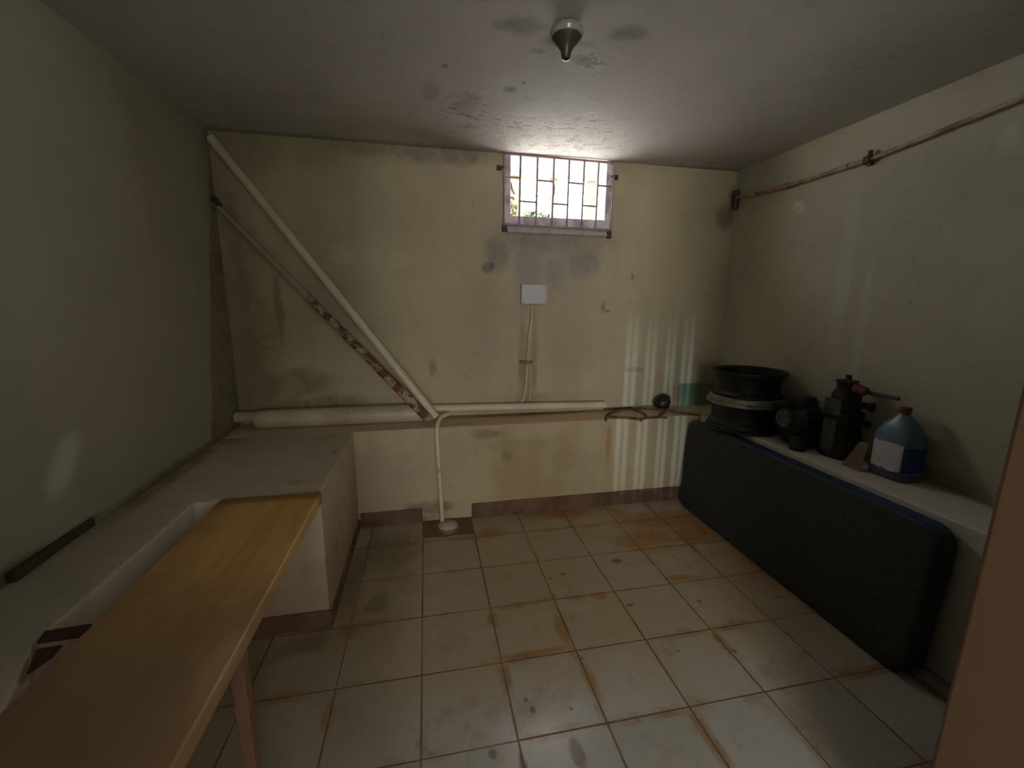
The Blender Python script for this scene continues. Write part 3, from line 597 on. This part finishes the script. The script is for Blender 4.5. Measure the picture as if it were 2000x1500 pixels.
b = new(); tube(b, [(PX-.03, PY-.055, ZB+.365), (PX-.02, PY-.105, ZB+.352)], .022, 12); obj('lever_pivot', b, m_redpaint, root, 'worn dark red pivot', smooth=True)
b = new(); tube(b, [(PX-.025, PY-.075, ZB+.360), (PX-.01, PY-.12, ZB+.350), (PX+.0, PY-.235, ZB+.348)], [.012, .0085], 12); obj('lever', b, m_greyside, root, smooth=True)
b = new(); tube(b, [(PX+.02, PY-.03, ZB+.275), (PX+.03, PY-.100, ZB+.275)], .017, 14); tube(b, [(PX+.03, PY-.096, ZB+.275), (PX+.031, PY-.108, ZB+.275)], .024, 6); obj('outlet', b, m_grease, root, smooth=True)
b = new(); tube(b, [(PX+.02, PY-.04, ZB+.195), (PX+.03, PY-.094, ZB+.190)], .016, 12); tube(b, [(PX+.03, PY-.090, ZB+.19), (PX+.031, PY-.102, ZB+.19)], .021, 6); obj('outlet', b, m_grease, root, smooth=True)
b = new(); box(b, PX-.080, PX-.070, PY-.035, PY+.035, ZB+.03, ZB+.19); box(b, PX-.078, PX-.066, PY-.045, PY+.045, ZB+.22, ZB+.30); obj('side_plate', b, m_greyside, root, 'scuffed grey plate', bevel=.004)

# jug
JX, JY = 2.090, -.855
root = thing('plastic_jug', (JX, JY, ZB), 'large pale blue jug with red cap and torn label on the right bench', 'jug')
b = new(); loft(b, [(ZB+.002, .050, .066, JX, JY), (ZB+.010, .062, .080, JX, JY), (ZB+.12, .064, .082, JX, JY), (ZB+.175, .064, .082, JX, JY), (ZB+.205, .060, .078, JX, JY, 3.5), (ZB+.245, .044, .056, JX, JY, 3), (ZB+.275, .026, .032, JX, JY, 2.4), (ZB+.287, .0185, .0185, JX, JY, 2), (ZB+.300, .018, .018, JX, JY, 2)], 48); jb = obj('jug_body', b, m_jug, root, smooth=True)
b = new(); lathe(b, [(.021, .292), (.0215, .315), (.019, .318), (0, .318)], 28, (JX, JY, ZB)); obj('cap', b, m_cap, root, smooth=True)
b = new(); loft(b, [(ZB, .052, .068, JX, JY), (ZB+.008, .0645, .0825, JX, JY), (ZB+.034, .0655, .0835, JX, JY), (ZB+.036, .063, .081, JX, JY)], 48); obj('jug_base', b, m_purple, root, 'purple base of the jug', smooth=True)
def wrap(bm, a0, a1, z0, z1, off=.0018, n=24, jag=0, seed=1):
    rr = random.Random(seed); lo, hi = [], []
    for k in range(n+1):
        a = math.radians(a0+(a1-a0)*k/n); ca, sa = math.cos(a), math.sin(a); x = JX+(.064+off)*math.copysign(abs(ca)**.5, ca); y = JY+(.082+off)*math.copysign(abs(sa)**.5, sa)
        lo.append(bm.verts.new((x, y, z0+rr.uniform(0, jag)))); hi.append(bm.verts.new((x, y, z1-rr.uniform(0, jag))))
    for k in range(n): bm.faces.new((lo[k], lo[k+1], hi[k+1], hi[k]))
b = new(); wrap(b, 150, 214, ZB+.037, ZB+.170, jag=.012); obj('label', b, m_label, root, 'torn white and pink label')
b = new(); wrap(b, 216, 335, ZB+.042, ZB+.158, jag=.006, seed=4); obj('label', b, m_blue, root, 'deep blue label panel')
b = new(); ang = [(JX-.075, -.765), (JX-.135, -.80)]
vs = [(2.032, -.770, ZB+.130), (2.030, -.730, ZB+.120), (1.985, -.700, ZB+.002), (1.985, -.790, ZB+.002)]
f0 = [b.verts.new(v) for v in vs]; f1 = [b.verts.new(Vector(v)+Vector((.004, .001, .002))) for v in vs]
b.faces.new(f0); b.faces.new(f1[::-1])
for i in range(4): b.faces.new((f0[i], f0[(i+1) % 4], f1[(i+1) % 4], f1[i]))
cd = tag(obj('card_scrap', b, m_card), 'brown card scrap leaning beside the blue jug', 'card')

# ------------------------------------------------------------------ things on the back ledge
b = new(); box(b, 1.875, 2.182, YB-.018, YB-.006, ZB, ZB+.168); tag(obj('green_panel', b, m_green, bevel=.002), 'dull green panel leaning on the back wall behind the wheels', 'panel')
root = thing('black_ball', (1.715, .440, ZB), 'small black dented ball on the back ledge', 'ball')
b = new(); lumpy(b, (1.715, .445, ZB+.050), .056, 1.08, 1, .95, 5, .13, 4); obj('ball_shell', b, simple('scorched_black', (.006, .005, .004), .5, scale=30, color2=(.03, .018, .012)), root, smooth=True)
root = thing('rusty_wire_frame', (1.45, .3, ZB), 'bent rusty wire frame lying across the edge of the back ledge', 'metal frame')
zr = ZB+.006
for P in ([(1.19, .232, .600), (1.205, .27, zr), (1.255, .345, zr), (1.34, .405, zr+.004), (1.47, .415, zr+.008), (1.56, .405, zr+.010), (1.69, .345, zr+.010), (1.76, .275, zr+.006), (1.845, .175, zr+.01)],
          [(1.215, .29, zr), (1.33, .235, zr+.002), (1.415, .195, zr), (1.48, .213, zr), (1.56, .212, zr), (1.605, .190, zr)],
          [(1.475, .41, zr+.006), (1.50, .32, zr+.004), (1.475, .222, zr)], [(1.69, .342, zr+.008), (1.60, .27, zr), (1.56, .215, zr)], [(1.415, .195, zr), (1.400, .165, zr-.004)]):
    b = new(); tube(b, P, .0085, 8, 5); obj('wire', b, m_rust, root, smooth=True)
b = new(); tube(b, [(1.28, .47, ZB+.007), (1.50, .485, ZB+.007)], .006, 8); tag(obj('rusty_rod', b, m_rust, smooth=True), 'thin rusty rod continuing from the end of the cream ledge pipe', 'rod')
